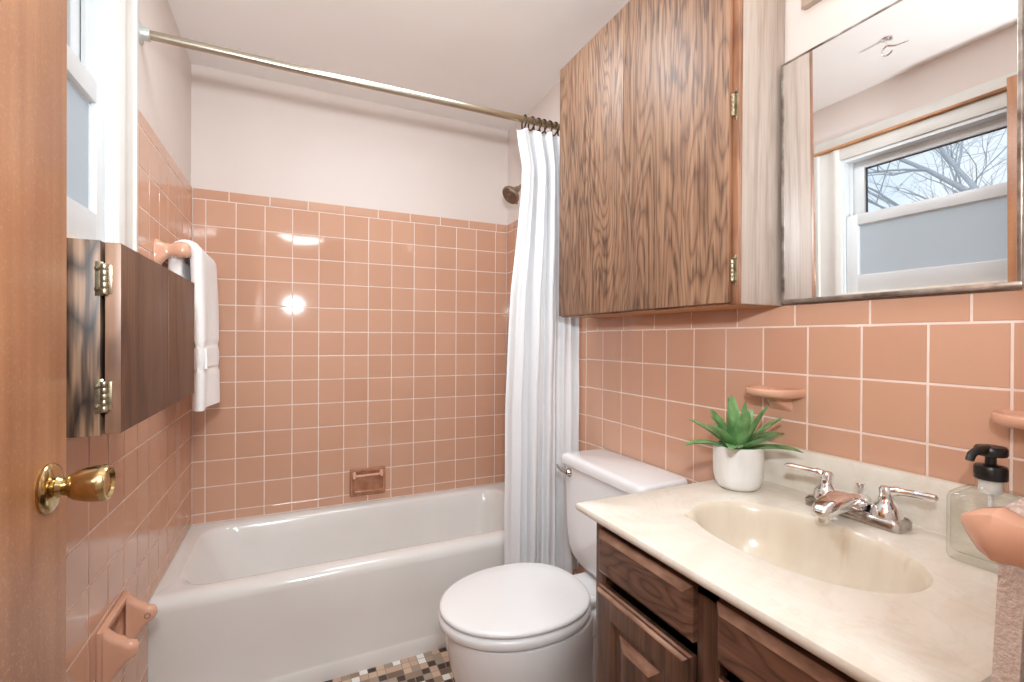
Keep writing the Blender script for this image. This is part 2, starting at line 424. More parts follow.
# front wall with the doorway the picture is taken through, and the hallway behind it
DX0, DX1, DZ = .095, .90, 2.08
bm = B()
box(bm, (-.14, -2.2, 0), (DX0, -2.32, CEIL)); box(bm, (DX1, -2.2, 0), (W, -2.32, CEIL)); box(bm, (DX0, -2.2, DZ), (DX1, -2.32, CEIL))
struct(mk('wall_front', bm, 'paint', smooth=0))
bm = B(); box(bm, (-.6, -3.6, 0), (2.0, -3.72, CEIL)); struct(mk('wall_hallway_far', bm, 'paint', smooth=0))
bm = B(); box(bm, (-.6, -2.32, 0), (-.72, -3.6, CEIL)); box(bm, (-.6, -2.32, 0), (-.14, -2.2, CEIL)); struct(mk('wall_hallway_left', bm, 'paint', smooth=0))
bm = B(); box(bm, (2.0, -2.32, 0), (2.12, -3.6, CEIL)); box(bm, (W + .14, -2.32, 0), (2.0, -2.2, CEIL)); struct(mk('wall_hallway_right', bm, 'paint', smooth=0))
bm = B(); box(bm, (-.14, .12, -.1), (W + .14, -2.32, 0)); struct(mk('floor', bm, 'mosaic', smooth=0))
bm = B(); box(bm, (-.72, -2.32, -.1), (2.12, -3.72, 0)); struct(mk('floor_hallway', bm, 'hall_floor', smooth=0))
bm = B(); box(bm, (-.72, .12, CEIL), (2.12, -3.72, CEIL + .1)); struct(mk('ceiling', bm, 'paint_ceil', smooth=0))

# window 1: casing, stool, jambs, two sashes with panes
wn = struct(bpy.data.objects.new('window_1', None)); COL.objects.link(wn); wn['at'] = (0, -1.355, 1.352); wn.location = wn['at']
yc0, yc1 = -.812, -1.898
def casing_side(bm, ya, yb, z0, z1):        # ya outer edge, yb inner edge
    s = 1 if yb > ya else -1; w = abs(yb - ya)
    prof = [(0, .007), (0, .021), (.004, .024), (.018, .024), (.022, .018), (.07, .014), (.085, .018), (.092, .022), (.105, .022), (w, .017), (w, .007)]
    r = [[(x, ya + s * d, z) for d, x in prof] for z in (z0, z1)]
    loft(bm, r)
bm = B(); casing_side(bm, yc0, WY0 - .004, 1.300, 2.060); casing_side(bm, yc1, WY1 + .004, 1.300, 2.060)
box(bm, (.007, yc0 - .112, 2.003), (.018, yc1 + .112, 2.060), .002); box(bm, (.007, yc0, 2.060), (.015, yc1, 2.122), .004)
mk('window_casing', bm, 'casing', wn)
bm = B(); box(bm, (-.06, WY0 + .001, 1.332), (.012, WY1 - .001, 1.3545), .004); box(bm, (.006, yc0 - .116, 1.300), (.020, yc1 + .116, 1.350), .003)
mk('window_sill', bm, 'cream', wn)
bm = B()
for y, s in ((WY0, -1), (WY1, 1)):
    box(bm, (-.14, y + .0005 * s, 1.352), (.008, y + .014 * s, 2.003)); box(bm, (-.045, y + .014 * s, 1.352), (-.036, y + .03 * s, 2.003)); box(bm, (-.085, y + .014 * s, 1.352), (-.077, y + .03 * s, 2.003))
box(bm, (-.14, WY0 - .014, 1.988), (.008, WY1 + .014, 2.0025)); box(bm, (-.14, WY0 - .014, 1.3525), (-.06, WY1 + .014, 1.364))
mk('window_jamb', bm, 'white_pvc', wn)
def sash(name, x, z0, z1, st, rb, rt, pm, lab):
    y0, y1 = WY0 - .016, WY1 + .016
    bm = B()
    box(bm, (x, y0, z0), (x + .03, y0 - st, z1), .003); box(bm, (x, y1, z0), (x + .03, y1 + st, z1), .003)
    box(bm, (x, y0 - st + .002, z0), (x + .03, y1 + st - .002, z0 + rb), .003); box(bm, (x, y0 - st + .002, z1 - rt), (x + .03, y1 + st - .002, z1), .003)
    s = mk(name, bm, 'white_pvc', wn)
    bm = B(); box(bm, (x + .011, y0 - st + .003, z0 + rb - .006), (x + .017, y1 + st - .003, z1 - rt + .006))
    g = mk('window_pane', bm, pm, wn, parent=s); g['label'] = lab
    bm = B(); q = .004
    for a, b in (((x + .009, y0 - st, z0 + rb - .001), (x + .019, y1 + st, z0 + rb + q)), ((x + .009, y0 - st, z1 - rt - q), (x + .019, y1 + st, z1 - rt + .001)), ((x + .009, y0 - st + .001, z0 + rb), (x + .019, y0 - st - q, z1 - rt)), ((x + .009, y1 + st - .001, z0 + rb), (x + .019, y1 + st + q, z1 - rt))): box(bm, a, b)
    mk('glazing_bead', bm, 'rubber' if pm == 'pane' else 'white_pvc', wn, parent=s)
sash('upper_sash', -.077, 1.688, 1.988, .060, .042, .036, 'pane', 'clear upper window pane')
sash('lower_sash', -.036, 1.355, 1.728, .05, .08, .05, 'frost', 'frosted lower window pane')

o = B(); box(o, (.012, yc0 - .002, 2.061), (.036, yc1, 2.073), .003)
tag(mk('curtain_rod', o, 'stripwood', loc=(.026, -1.35, 2.066)), 'bare wooden strip along the top of the window casing, seen in the mirror', 'wood strip')

# entry door, open against the left wall
dr = struct(bpy.data.objects.new('door_1', None)); COL.objects.link(dr); dr['at'] = (.1175, -2.19, 0); dr.location = dr['at']
XD = .135; DE = -1.560
bm = B(); box(bm, (XD - .035, DE, .012), (XD, -2.198, 2.065), .002); mk('door_leaf', bm, 'door', dr)
ky, kz = -1.612, .988
bm = B(); lathe(bm, [(r * .84, h * .74) for r, h in [(.0, 0), (.033, 0), (.034, .004), (.032, .008), (.026, .011), (.015, .014), (.012, .02), (.0135, .027), (.011, .030)]], (XD, ky, kz), (1, 0, 0), 40)
mk('door_rose', bm, 'brass', dr)
bm = B(); lathe(bm, [(r * .84, h * .74) for r, h in [(.011, .027), (.017, .029), (.0205, .036), (.0235, .048), (.0255, .060), (.0258, .072), (.0235, .0765), (.021, .0775), (.0185, .0735), (.006, .0745), (.002, .0745)]], (XD, ky, kz), (1, 0, 0), 40)
mk('door_knob', bm, 'brass', dr)

# ------------------------------------------------------------------ bathtub
tb = thing('bathtub', 'white enamel bathtub built into the tiled alcove', 'bathtub', (W / 2, -.31, 0))
bm = B(); e = .0012
def tr(z, x0, x1, y0, y1, r): return z3(rrect(x0, x1, y0, y1, r, 8), z)
XL, XR, YB = .0015 , W - .0015, -.0015
rings = [tr(.0, XL, XR, -.633, YB, e), tr(.046, XL, XR, -.633, YB, e), tr(.052, XL, XR, -.629, YB, e), tr(.06, XL, XR, -.627, YB, e), tr(.20, XL, XR, -.624, YB, e), tr(.335, XL, XR, -.629, YB, e),
         tr(.352, XL, XR, -.627, YB, e), tr(.366, XL, XR, -.618, YB, e), tr(.374, XL, XR, -.604, YB, e), tr(.376, XL, XR, -.588, YB, e),
         tr(.376, .05, W - .07, -.572, -.042, .09), tr(.373, .058, W - .078, -.562, -.050, .10), tr(.36, .066, W - .086, -.553, -.058, .11), tr(.30, .10, W - .094, -.545, -.066, .12),
         tr(.20, .16, W - .105, -.53, -.08, .13), tr(.11, .24, W - .125, -.505, -.105, .14), tr(.075, .30, W - .16, -.46, -.15, .14), tr(.062, .40, W - .26, -.38, -.23, .08)]
loft(bm, rings); mk('tub_shell', bm, 'tub', tb, smooth=50)
bm = B(); lathe(bm, [(.028, 0), (.028, .003), (.02, .005), (.001, .004)], (W - .24, -.305, .066)); mk('drain', bm, 'chrome', tb)

# recessed soap dish over the tub
sd = thing('recessed_soap_dish', 'tan ceramic soap dish with a grab bar set into the tile over the tub', 'soap dish', (.7125, -.01, .477))
bm = B()
fx0, fx1, fz0, fz1 = .630, .795, .412, .542
def rg(x0, x1, z0, z1, r, y): return [(x, y, z) for x, z in rrect(x0, x1, z0, z1, r, 4)]
loft(bm, [rg(fx0, fx1, fz0, fz1, .006, -.0065), rg(fx0, fx1, fz0, fz1, .006, -.012), rg(fx0 + .005, fx1 - .005, fz0 + .005, fz1 - .005, .006, -.018), rg(fx0 + .013, fx1 - .013, fz0 + .02, fz1 - .014, .006, -.018),
          rg(fx0 + .016, fx1 - .016, fz0 + .025, fz1 - .018, .008, -.010), rg(fx0 + .02, fx1 - .02, fz0 + .028, fz1 - .022, .012, .035), rg(fx0 + .035, fx1 - .035, fz0 + .04, fz1 - .035, .02, .048)])
bmesh.ops.reverse_faces(bm, faces=bm.faces)
tan = mottled('tan_ceramic', (192, 140, 110), (160, 108, 82), 30, .16); M['tan'] = tan
mk('dish_frame', bm, 'tan', sd, recalc=False)
bm = B(); tube(bm, [(fx0 + .014, -.022, .508), (fx1 - .014, -.022, .510)], .006, 10)
for x in (fx0 + .02, fx1 - .02): tube(bm, [(x, -.012, .525), (x, -.022, .512), (x, -.026, .498)], [.009, .009, .006], 10)
mk('grab_bar', bm, 'ceramic_pink', sd)
bm = B(); box(bm, (fx0 + .018, -.03, .428), (fx1 - .018, .015, .440), .005); mk('front_lip', bm, 'tan', sd)

# ------------------------------------------------------------------ shower rod, rings, curtain, head
RY, RZ = -.71, 2.008
rt = thing('shower_rod', 'long metal shower curtain rod spanning the tub from wall to wall', 'curtain rod', (W / 2, RY, RZ))
bm = B(); tube(bm, [(T + .004, RY, RZ - .001), (.4, RY, RZ - .003), (.9, RY, RZ + .001), (W - T - .004, RY, RZ + .003)], .0125, 20); mk('rod_tube', bm, 'rod', rt)
for x, d in ((T + .001, 1), (W - T - .001, -1)):
    bm = B(); lathe(bm, [(.001, 0), (.030, 0), (.0305, .003), (.019, .005), (.0175, .022), (.016, .024)], (x if d < 0 else .0005, RY, RZ - .001), (d, 0, 0), 28); mk('flange', bm, 'zinc', rt)

rx = [1.192, 1.224, 1.250, 1.275, 1.300, 1.328, 1.358, 1.39]
proto = None
ringgroup = 'curtain rings on the shower rod'
for i, x in enumerate(rx):
    if proto is None:
        bm = B(); c = []
        for k in range(25):
            a = 2 * PI * k / 24
            c.append((x + .002 * math.sin(a), RY + .019 * math.cos(a), RZ - .008 + .026 * math.sin(a)))
        tube(bm, c, .0032, 8, False)
        proto = o = tag(mk('curtain_ring', bm, 'bronze', loc=(x, RY, RZ)), 'dark bronze curtain ring at the free left end of the gathered curtain', 'curtain ring', ringgroup)
    else:
        o = proto.copy(); COL.objects.link(o); o.location = (x, RY, RZ); o.rotation_euler = (0, 0, R(rng.uniform(-25, 25)))
        o['label'] = 'dark bronze curtain ring crowded at the right end of the rod above the curtain folds'

def sheet(fn, nu, nv, th):
    """closed thin slab around the surface fn(u, v)"""
    bm = B(); g = [[Vector(fn(i / nu, j / nv)) for j in range(nv + 1)] for i in range(nu + 1)]
    def nor(i, j):
        a = g[min(i + 1, nu)][j] - g[max(i - 1, 0)][j]; b = g[i][min(j + 1, nv)] - g[i][max(j - 1, 0)]
        n = a.cross(b); return n.normalized() if n.length > 1e-12 else Vector((0, 1, 0))
    N = [[nor(i, j) for j in range(nv + 1)] for i in range(nu + 1)]
    def t(i, j): return th(i / nu, j / nv) if callable(th) else th
    A = [[bm.verts.new(g[i][j] + N[i][j] * t(i, j) / 2) for j in range(nv + 1)] for i in range(nu + 1)]
    C = [[bm.verts.new(g[i][j] - N[i][j] * t(i, j) / 2) for j in range(nv + 1)] for i in range(nu + 1)]
    for i in range(nu):
        for j in range(nv):
            bm.faces.new((A[i][j], A[i + 1][j], A[i + 1][j + 1], A[i][j + 1])); bm.faces.new((C[i][j], C[i][j + 1], C[i + 1][j + 1], C[i + 1][j]))
    for i in range(nu):
        for j in (0, nv): bm.faces.new((A[i][j], A[i + 1][j], C[i + 1][j], C[i][j]))
    for j in range(nv):
        for i in (0, nu): bm.faces.new((A[i][j], A[i][j + 1], C[i][j + 1], C[i][j]))
    return bm
ct = thing('shower_curtain', 'white fabric shower curtain gathered in folds at the right end of the rod', 'shower curtain', (1.29, RY, 1.1))
def cur(u, v):
    z = 1.975 - v * 1.735
    k = [(0, 1.166), (.035, 1.176), (.08, 1.192), (.14, 1.188), (.26, 1.168), (.36, 1.146), (.6, 1.126), (1, 1.120)]
    xl = next(a[1] + (b[1] - a[1]) * (v - a[0]) / (b[0] - a[0]) for a, b in zip(k, k[1:]) if v <= b[0] + 1e-9)
    xr = 1.398 + .030 * min(1, v * 2.2)
    a = u * 2 * PI * 4.3 + .5 * math.sin(v * 3 + 1) * u
    amp = .016 + .006 * math.sin(5 * u + 2 * v)
    sag = -.012 * (1 - abs(math.cos(u * PI * 7))) if v < .03 else 0
    x = xl + (xr - xl) * u + .004 * math.sin(2 * a + .5)
    y = RY + amp * math.cos(a) + .006 * math.sin(2.3 * a + 3 * v) + .0012 * math.sin(31 * v + 5 * u) - .014 * v - .03 * u * min(1, v * 3)
    return (x, max(-.785, min(-.655, y)), z + sag)
bm = sheet(cur, 210, 90, .0018); mk('curtain_panel', bm, 'fabric', ct, smooth=80)

sh = thing('wall_shower', 'small aged metal shower head on its arm beside the curtain', 'shower head', (1.36, -.31, 1.85))
hc = Vector((1.326, -.31, 1.852)); ax = Vector((-.66, -.12, -.62)).normalized()
bm = B(); tube(bm, [(W - .0005, -.31, 1.93), (1.425, -.31, 1.93), (1.400, -.31, 1.921), tuple(hc - ax * .045)], [.0085] * 4, 12); mk('shower_arm', bm, 'nickel', sh)
bm = B(); lathe(bm, [(.001, 0), (.028, 0), (.026, .006), (.010, .010)], (W - .0004, -.31, 1.93), (-1, 0, 0)); mk('escutcheon', bm, 'nickel', sh)
bm = B(); lathe(bm, [(.001, -.05), (.014, -.05), (.016, -.035), (.015, -.028), (.023, -.020), (.041, -.006), (.047, .004), (.047, .012), (.043, .016), (.001, .0165)], hc, ax, 36); mk('head_bell', bm, 'nickel', sh)
bm = B(); lathe(bm, [(.001, .016), (.041, .016), (.040, .0185), (.024, .0195), (.023, .018), (.014, .018), (.013, .021), (.001, .022)], hc, ax, 36)
for k in range(20):
    a = 2 * PI * k / 20; d, u, v = frame_of(ax)
    lathe(bm, [(.0018, .018), (.0018, .0215), (.0005, .022)], hc + (u * math.cos(a) + v * math.sin(a)) * .034, ax, 6)
mk('spray_face', bm, 'pewter', sh)
bm = B(); d, u, v = frame_of(ax); s = hc + ax * .008
q = Vector((-.1, -.1, -1)); q = (q - ax * q.dot(ax)).normalized(); tube(bm, [s + q * .036, s + q * .052], [.004, .0035], 8); mk('spray_lever', bm, 'bronze', sh)

# ------------------------------------------------------------------ white towel on its ceramic bar, left wall
bt = thing('towel_bar', 'pink ceramic towel bar on the left wall under the white towel', 'towel bar', (.03, -.33, 1.437))
def towel_post(y):
    bm = B()
    def st(x, hy, hz, cz): return [(x, y + a, cz + b) for a, b in rrect(-hy, hy, -hz, hz, min(hy, hz) * .8, 4)]
    loft(bm, [st(T + .0005, .031, .043, 1.42), st(.012, .031, .043, 1.42), st(.018, .026, .036, 1.422), st(.03, .018, .025, 1.428), st(.045, .0165, .018, 1.434), st(.058, .021, .021, 1.436), st(.074, .024, .025, 1.436), st(.088, .021, .022, 1.436), st(.095, .012, .013, 1.436)])
    return bm
for y in (-.565, -.075): mk('post', towel_post(y), 'ceramic_pink', bt, smooth=60)
bm = B(); tube(bm, [(.072, -.558, 1.436), (.072, -.082, 1.436)], .0095, 14); mk('bar', bm, 'ceramic_pink', bt)
def drape(u, v, y0, y1, bx, bz, r, zf, zb, flare, wob):
    """u along the bar, v from the wall-side hem over the bar to the room-side hem"""
    y = y0 + (y1 - y0) * u
    Lb, La, Lf = bz - zb, PI * r, bz - zf; s = v * (Lb + La + Lf)
    if s < Lb: x, z, t = bx - r, zb + s, 1 - s / Lb; x -= .006 * t
    elif s < Lb + La:
        a = PI - (s - Lb) / r; x, z = bx + r * math.cos(a), bz + r * math.sin(a)
    else:
        t = (s - Lb - La) / Lf; x, z = bx + r + flare * t, bz - t * Lf
        x += wob * math.sin(u * 9 + 3 * t) * t; y += (u - .5) * .06 * t
    return x, y, z
tw = thing('hand_towel', 'white terry hand towel hanging from the ceramic bar in the tub corner', 'towel', (.08, -.3, 1.2))
def tth(u, v):
    t = .036 + .003 * math.sin(5 * v + 4 * u)
    for a in (.80, .875):
        if abs(v - a) < .012: t -= .006
    return t * (1 - .5 * max(0, abs(u - .5) * 2 - .9) * 10)
bm = sheet(lambda u, v: drape(u, v, -.515, -.165, .070, 1.436, .028, .925, 1.0, .016, .010), 26, 110, tth); mk('towel_body', bm, 'towel', tw, smooth=70)
bm = sheet(lambda u, v: drape(u, .805 + .065 * v, -.497, -.183, .070, 1.436, .028, .925, 1.0, .016, .010), 26, 12, .0364); mk('woven_band', bm, 'towel', tw, smooth=70)

# ------------------------------------------------------------------ wall cabinet under the window
lc = thing('wall_cabinet', 'low dark wooden wall cabinet with two doors below the window', 'cabinet', (.08, -1.17, 1.02))
cy0, cy1, cz0, cz1 = -1.455, -.898, 1.018, 1.303
bm = B(); x0, x1, t = .0075, .136, .018
box(bm, (x0, cy0, cz0), (x1, cy0 + t, cz1), .001)
mk('side_panel', bm, 'left_side', lc)
bm = B(); box(bm, (x0, cy1 - t, cz0), (x1, cy1, cz1), .001); mk('side_panel', bm, 'left_door', lc)
bm = B(); box(bm, (x0, cy0 + t, cz0), (x1, cy1 - t, cz0 + t)); box(bm, (x0, cy0 + t, cz1 - t), (x1, cy1 - t, cz1)); box(bm, (x0, cy0 + t, cz0 + t), (x0 + .006, cy1 - t, cz1 - t)); box(bm, (x0, -1.175, cz0 + t), (x1 - .001, -1.157, cz1 - t))
mk('carcass', bm, 'left_door', lc)
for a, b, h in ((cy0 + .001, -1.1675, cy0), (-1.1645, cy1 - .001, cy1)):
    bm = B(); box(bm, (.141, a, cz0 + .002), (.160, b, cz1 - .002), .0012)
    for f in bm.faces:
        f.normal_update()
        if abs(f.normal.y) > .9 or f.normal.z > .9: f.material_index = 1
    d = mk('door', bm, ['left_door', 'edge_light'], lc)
    s = 1 if h == cy0 else -1
    for hz in (1.075, 1.246):
        bm = B()
        for q in range(5): lathe(bm, [(.001, 0), (.0042, 0), (.0048, .001), (.0048, .0076), (.0042, .0086), (.001, .0086)], (.142, h - s * .0042, hz - .022 + q * .009), n=12)
        box(bm, (.130, h - s * .0012, hz - .024), (.140, h + s * .0002, hz + .026), .0005); box(bm, (.143, h + s * .0005, hz - .02), (.150, h - s * .0012, hz + .022), .0005)
        lathe(bm, [(.001, 0), (.004, .001), (.001, .004)], (.1335, h - s * .001, hz + .016), (0, -s, 0), 10); lathe(bm, [(.001, 0), (.004, .001), (.001, .004)], (.1335, h - s * .001, hz - .014), (0, -s, 0), 10)
        mk('hinge', bm, 'hinge', lc, parent=d)

# ------------------------------------------------------------------ ceramic paper holder, left wall
ph = thing('toilet_paper_holder', 'empty pink ceramic toilet paper holder on the left wall beside the tub', 'toilet paper holder', (.02, -.94, .445))
bm = B()
def yz(x, y0, y1, z0, z1, r): return [(x, a, b) for a, b in rrect(y0, y1, z0, z1, r, 4)]
loft(bm, [yz(T + .0005, -1.035, -.848, .370, .522, .004), yz(.014, -1.035, -.848, .370, .522, .004), yz(.018, -1.031, -.852, .374, .518, .004), yz(.018, -1.018, -.865, .388, .506, .006), yz(.0125, -1.012, -.871, .394, .500, .006)])
mk('back_plate', bm, 'ceramic_pink', ph)
for y in (-1.018, -.866):
    bm = B()
    st = [(.0175, .372, .520, .017), (.026, .392, .510, .0165), (.036, .412, .500, .016), (.05, .432, .492, .0155), (.056, .438, .484, .0155), (.064, .444, .482, .0155), (.071, .449, .479, .013), (.076, .456, .472, .007)]
    loft(bm, [[(x, y + a, c) for a, c in rrect(-h, h, zl, zh, h * .85, 4)] for x, zl, zh, h in st])
    a = mk('arm', bm, 'ceramic_pink', ph, smooth=60)
    bm = B(); s = 1 if y < -.94 else -1
    lathe(bm, [(.001, .0125), (.0062, .0125), (.0068, .0157), (.0058, .016), (.0050, .0148), (.001, .0148)], (.060, y, .463), (0, s, 0), 16)
    mk('roller_socket', bm, 'rubber', ph, parent=a)

# ------------------------------------------------------------------ upper cabinet over the toilet
uc = thing('medicine_cabinet', 'large rustic brown wooden wall cabinet hung above the toilet', 'cabinet', (1.36, -1.237, 1.243))
uy0, uy1, uz0, uz1 = -1.595, -.838, 1.2435, 2.147
bm = B(); box(bm, (1.2985, uy0, uz0 + .001), (W - T - .001, uy0 + .018, uz1), .001); mk('side_panel', bm, 'upper_side', uc)
bm = B(); box(bm, (1.2985, uy1 - .018, uz0 + .001), (W - T - .001, uy1, uz1), .001); mk('side_panel', bm, 'upper_side', uc)
bm = B(); box(bm, (1.2985, uy0 + .018, uz0), (W - T - .001, uy1 - .018, uz0 + .016)); mk('bottom_panel', bm, 'under_wood', uc)
bm = B(); box(bm, (1.2985, uy0 + .018, uz1 - .016), (W - T - .001, uy1 - .018, uz1)); box(bm, (W - .02, uy0 + .018, uz0 + .016), (W - T - .001, uy1 - .018, uz1 - .016)); mk('carcass', bm, 'upper_edge', uc)
bm = B()
for a, b in (((1.2855, uy0 + .0005, uz0), (1.2985, uy0 + .04, uz1)), ((1.2855, uy1 - .04, uz0), (1.2985, uy1 - .0005, uz1)), ((1.2855, uy0 + .04, uz0), (1.2985, uy1 - .04, uz0 + .03)), ((1.2855, uy0 + .04, uz1 - .04), (1.2985, uy1 - .04, uz1)), ((1.2855, -1.235, uz0 + .03), (1.2985, -1.185, uz1 - .04))): box(bm, a, b, .0006)
mk('face_frame', bm, 'upper_edge', uc)
for a, b, hy in ((-1.581, -1.2095, uy0), (-1.2080, uy1 - .006, uy1)):
    bm = B(); box(bm, (1.2715, a, uz0 + .004), (1.2845, b, uz1 + .002), .0012)
    for f in bm.faces:
        f.normal_update()
        if abs(f.normal.y) > .9: f.material_index = 1
    d = mk('door', bm, ['upper_wood', 'upper_edge'], uc)
    s = 1 if hy == uy0 else -1
    for hz in (1.318, 1.688):
        bm = B()
        for q in range(5): lathe(bm, [(.001, 0), (.0040, 0), (.0045, .001), (.0045, .0084), (.004, .0094), (.001, .0094)], (1.2795, hy + s * .0095, hz - .024 + q * .0098), n=12)
        box(bm, (1.2835, hy + s * .001, hz - .026), (1.2858, hy + s * .010, hz + .028), .0005)
        lathe(bm, [(.001, -.034), (.0025, -.030), (.0045, -.026)], (1.2845, hy + s * .005, hz), n=10); lathe(bm, [(.0045, .028), (.0025, .032), (.001, .036)], (1.2845, hy + s * .005, hz), n=10)
        mk('hinge', bm, 'hinge', uc, parent=d)

# ------------------------------------------------------------------ mirror cabinet
mi = thing('mirror', 'large thin-framed wall mirror above the vanity, reflecting the window', 'mirror', (1.43, -1.8, 1.52))
my0, my1, mz0, mz1, mx = -1.603, -2.000, 1.2485, 1.802, 1.4195
my1 = -2.0
bm = B(); box(bm, (mx + .004, my1 + .002, mz0 + .002), (W - .015, my0 - .002, mz1 - .002)); mk('mirror_box', bm, 'upper_edge', mi)
bm = B(); box(bm, (mx, my1 + .004, mz0 + .006), (mx + .0035, my0 - .004, mz1 - .003)); mk('mirror_glass', bm, 'mirror', mi, smooth=0)
mi.rotation_euler = (0, R(-.85), 0)   # the cabinet leans a little forward at the top
bm = B()
for a, b in (((mx - .003, my1, mz0), (mx + .006, my0, mz0 + .009)), ((mx - .002, my1, mz1 - .0045), (mx + .006, my0, mz1)), ((mx - .002, my0 - .0065, mz0 + .009), (mx + .006, my0, mz1 - .0045)), ((mx - .002, my1, mz0 + .009), (mx + .006, my1 + .0065, mz1 - .0045))): box(bm, a, b, .0012)
mk('mirror_frame', bm, 'mirror_frame', mi)

# vanity light bar above the mirror
vl = thing('vanity_light', 'bathroom light bar on the wall above the mirror, its lower corner in view', 'light fixture', (1.42, -1.84, 1.98))
bm = B(); box(bm, (1.428, -2.06, 1.914), (W - .0005, -1.640, 2.04), .003); mk('light_base', bm, 'fixture', vl)
for y in (-1.72, -1.85, -1.98):
    bm = B(); lathe(bm, [(.001, 0), (.024, 0), (.024, .006), (.016, .012), (.014, .03)], (1.428, y, 1.985), (-1, 0, 0), 20); s = mk('socket', bm, 'chrome', vl)
    bm = B(); lathe(bm, [(.014, .028)] + [(.040 * math.sin(a), .066 - .040 * math.cos(a)) for a in [R(22 + 158 * k / 14) for k in range(15)]], (1.428, y, 1.985), (-1, 0, 0), 24); mk('bulb', bm, 'bulb', vl, parent=s)

# ------------------------------------------------------------------ toilet
tc = -1.103
to = thing('toilet', 'white two-piece toilet with its lid closed, between tub and vanity', 'toilet', (1.05, tc, 0))
NT_ = 56
def oval(xf, xr, hw, z, e=2.0, ef=2.0, xc=None, n=NT_):
    xc = (xf + xr) / 2 if xc is None else xc; out = []
    for k in range(n):
        a = 2 * PI * k / n; c, s = math.cos(a), math.sin(a)
        ee = e if c > 0 else ef
        x = xc + (xr - xc if c > 0 else xc - xf) * math.copysign(abs(c) ** (2 / ee), c); y = tc + hw * math.copysign(abs(s) ** (2 / ee), s)
        out.append((x, y, z))
    return out
bm = B()
loft(bm, [oval(.905, 1.30, .100, 0, 3), oval(.900, 1.30, .104, .012, 3), oval(.905, 1.29, .100, .03, 3), oval(.885, 1.27, .103, .08, 2.6), oval(.835, 1.25, .125, .14, 2.4), oval(.800, 1.23, .150, .20, 2.2, xc=.98), oval(.784, 1.22, .166, .26, 2.2, xc=.98), oval(.774, 1.215, .176, .32, 2.2, xc=.98),
          oval(.770, 1.21, .179, .355, 2.3, xc=.98), oval(.772, 1.208, .178, .368, 2.3, xc=.98), oval(.785, 1.195, .165, .372, 2.3, xc=.98)])
box(bm, (1.13, tc - .115, .30), (1.40, tc + .115, .3745), .018, seg=3)
loft(bm, [[(x, y, z) for y, z in rrect(tc - w, tc + w, z0, .34, .03, 4)] for x, w, z0 in ((1.18, .10, .02), (1.26, .095, .02), (1.33, .085, .03), (1.38, .08, .06))])
mk('bowl', bm, 'porcelain', to, smooth=50)
def ring2(d, z): return oval(.753 + d, 1.194 - d * .6, .182 - d, z, 2.35, 2.0, xc=.985)
bm = B()
inner = lambda d, z: oval(.86 + d, 1.12 - d, .105 - d, z, 2.2, 2.0, xc=.985)
rr = [ring2(.004, .3745), ring2(.0, .379), ring2(-.002, .390), ring2(.0, .399), ring2(.006, .4025), inner(0, .4025), inner(0, .3745)]
vr = loft(bm, rr, False, False)
n = len(vr[0])
for k in range(n): bm.faces.new((vr[-1][k], vr[-1][(k + 1) % n], vr[0][(k + 1) % n], vr[0][k]))
mk('seat', bm, 'seat', to, smooth=50)
bm = B(); loft(bm, [ring2(.008, .4055), ring2(.003, .408), ring2(.001, .414), ring2(.004, .419), ring2(.012, .4215), ring2(.06, .4235), ring2(.12, .4245)]); mk('lid', bm, 'seat', to, smooth=50)
for y in (tc - .075, tc + .075):
    bm = B(); box(bm, (1.150, y - .022, .3745), (1.205, y + .022, .404), .012, seg=4); mk('hinge', bm, 'seat', to)
bm = B()
def tk(z, hw, xf, r=.03): return z3(rrect(xf, W - T - .012, tc - hw, tc + hw, r, 6), z)
loft(bm, [tk(.378, .10, 1.30), tk(.385, .125, 1.285), tk(.40, .150, 1.275), tk(.42, .172, 1.268), tk(.45, .188, 1.264), tk(.49, .197, 1.262), tk(.55, .202, 1.261), tk(.65, .206, 1.261), tk(.722, .209, 1.262)])
mk('tank', bm, 'porcelain', to, smooth=50)
bm = B()
def tl(z, d): return z3(rrect(1.252 + d, W - T - .004, tc - .219 + d, tc + .219 - d, .022, 6), z)
loft(bm, [tl(.7225, .006), tl(.725, .001), tl(.735, 0), tl(.748, .001), tl(.755, .006), tl(.758, .016)])
mk('tank_lid', bm, 'porcelain', to, smooth=50)
bm = B(); lathe(bm, [(.001, 0), (.015, 0), (.0155, .004), (.011, .009), (.009, .014), (.001, .015)], (1.2615, tc + .160, .700), (-1, 0, 0), 20)
tube(bm, [(1.249, tc + .160, .700), (1.243, tc + .178, .703), (1.243, tc + .205, .710), (1.244, tc + .219, .714)], [.007, .0075, .0065, .004], 10)
h = mk('flush_lever', bm, 'chrome_worn', to); h['label'] = 'small chrome flush lever'

# ------------------------------------------------------------------ vanity cabinet
va = thing('vanity_cabinet', 'dark stained wooden vanity cabinet with raised drawer fronts under the sink top', 'vanity', (1.2, -1.81, 0))
vy0, vy1, vx = -2.095, -1.532, .955
bm = B(); box(bm, (vx + .018, vy1 - .018, 0), (W - T - .001, vy1, .808)); mk('side_panel', bm, 'vanity', va)
bm = B(); box(bm, (vx + .018, vy0, 0), (W - T - .001, vy0 + .018, .808)); mk('side_panel', bm, 'vanity', va)
bm = B()
for a, b in (((vx, vy1 - .032, .09), (vx + .018, vy1, .808)), ((vx, vy0, .09), (vx + .018, vy0 + .032, .808)), ((vx, -1.838, .09), (vx + .018, -1.797, .808)), ((vx, vy0 + .032, .775), (vx + .018, vy1 - .032, .808)), ((vx, vy0 + .032, .09), (vx + .018, vy1 - .032, .125))): box(bm, a, b, .0006)
mk('face_frame', bm, 'vanity', va)
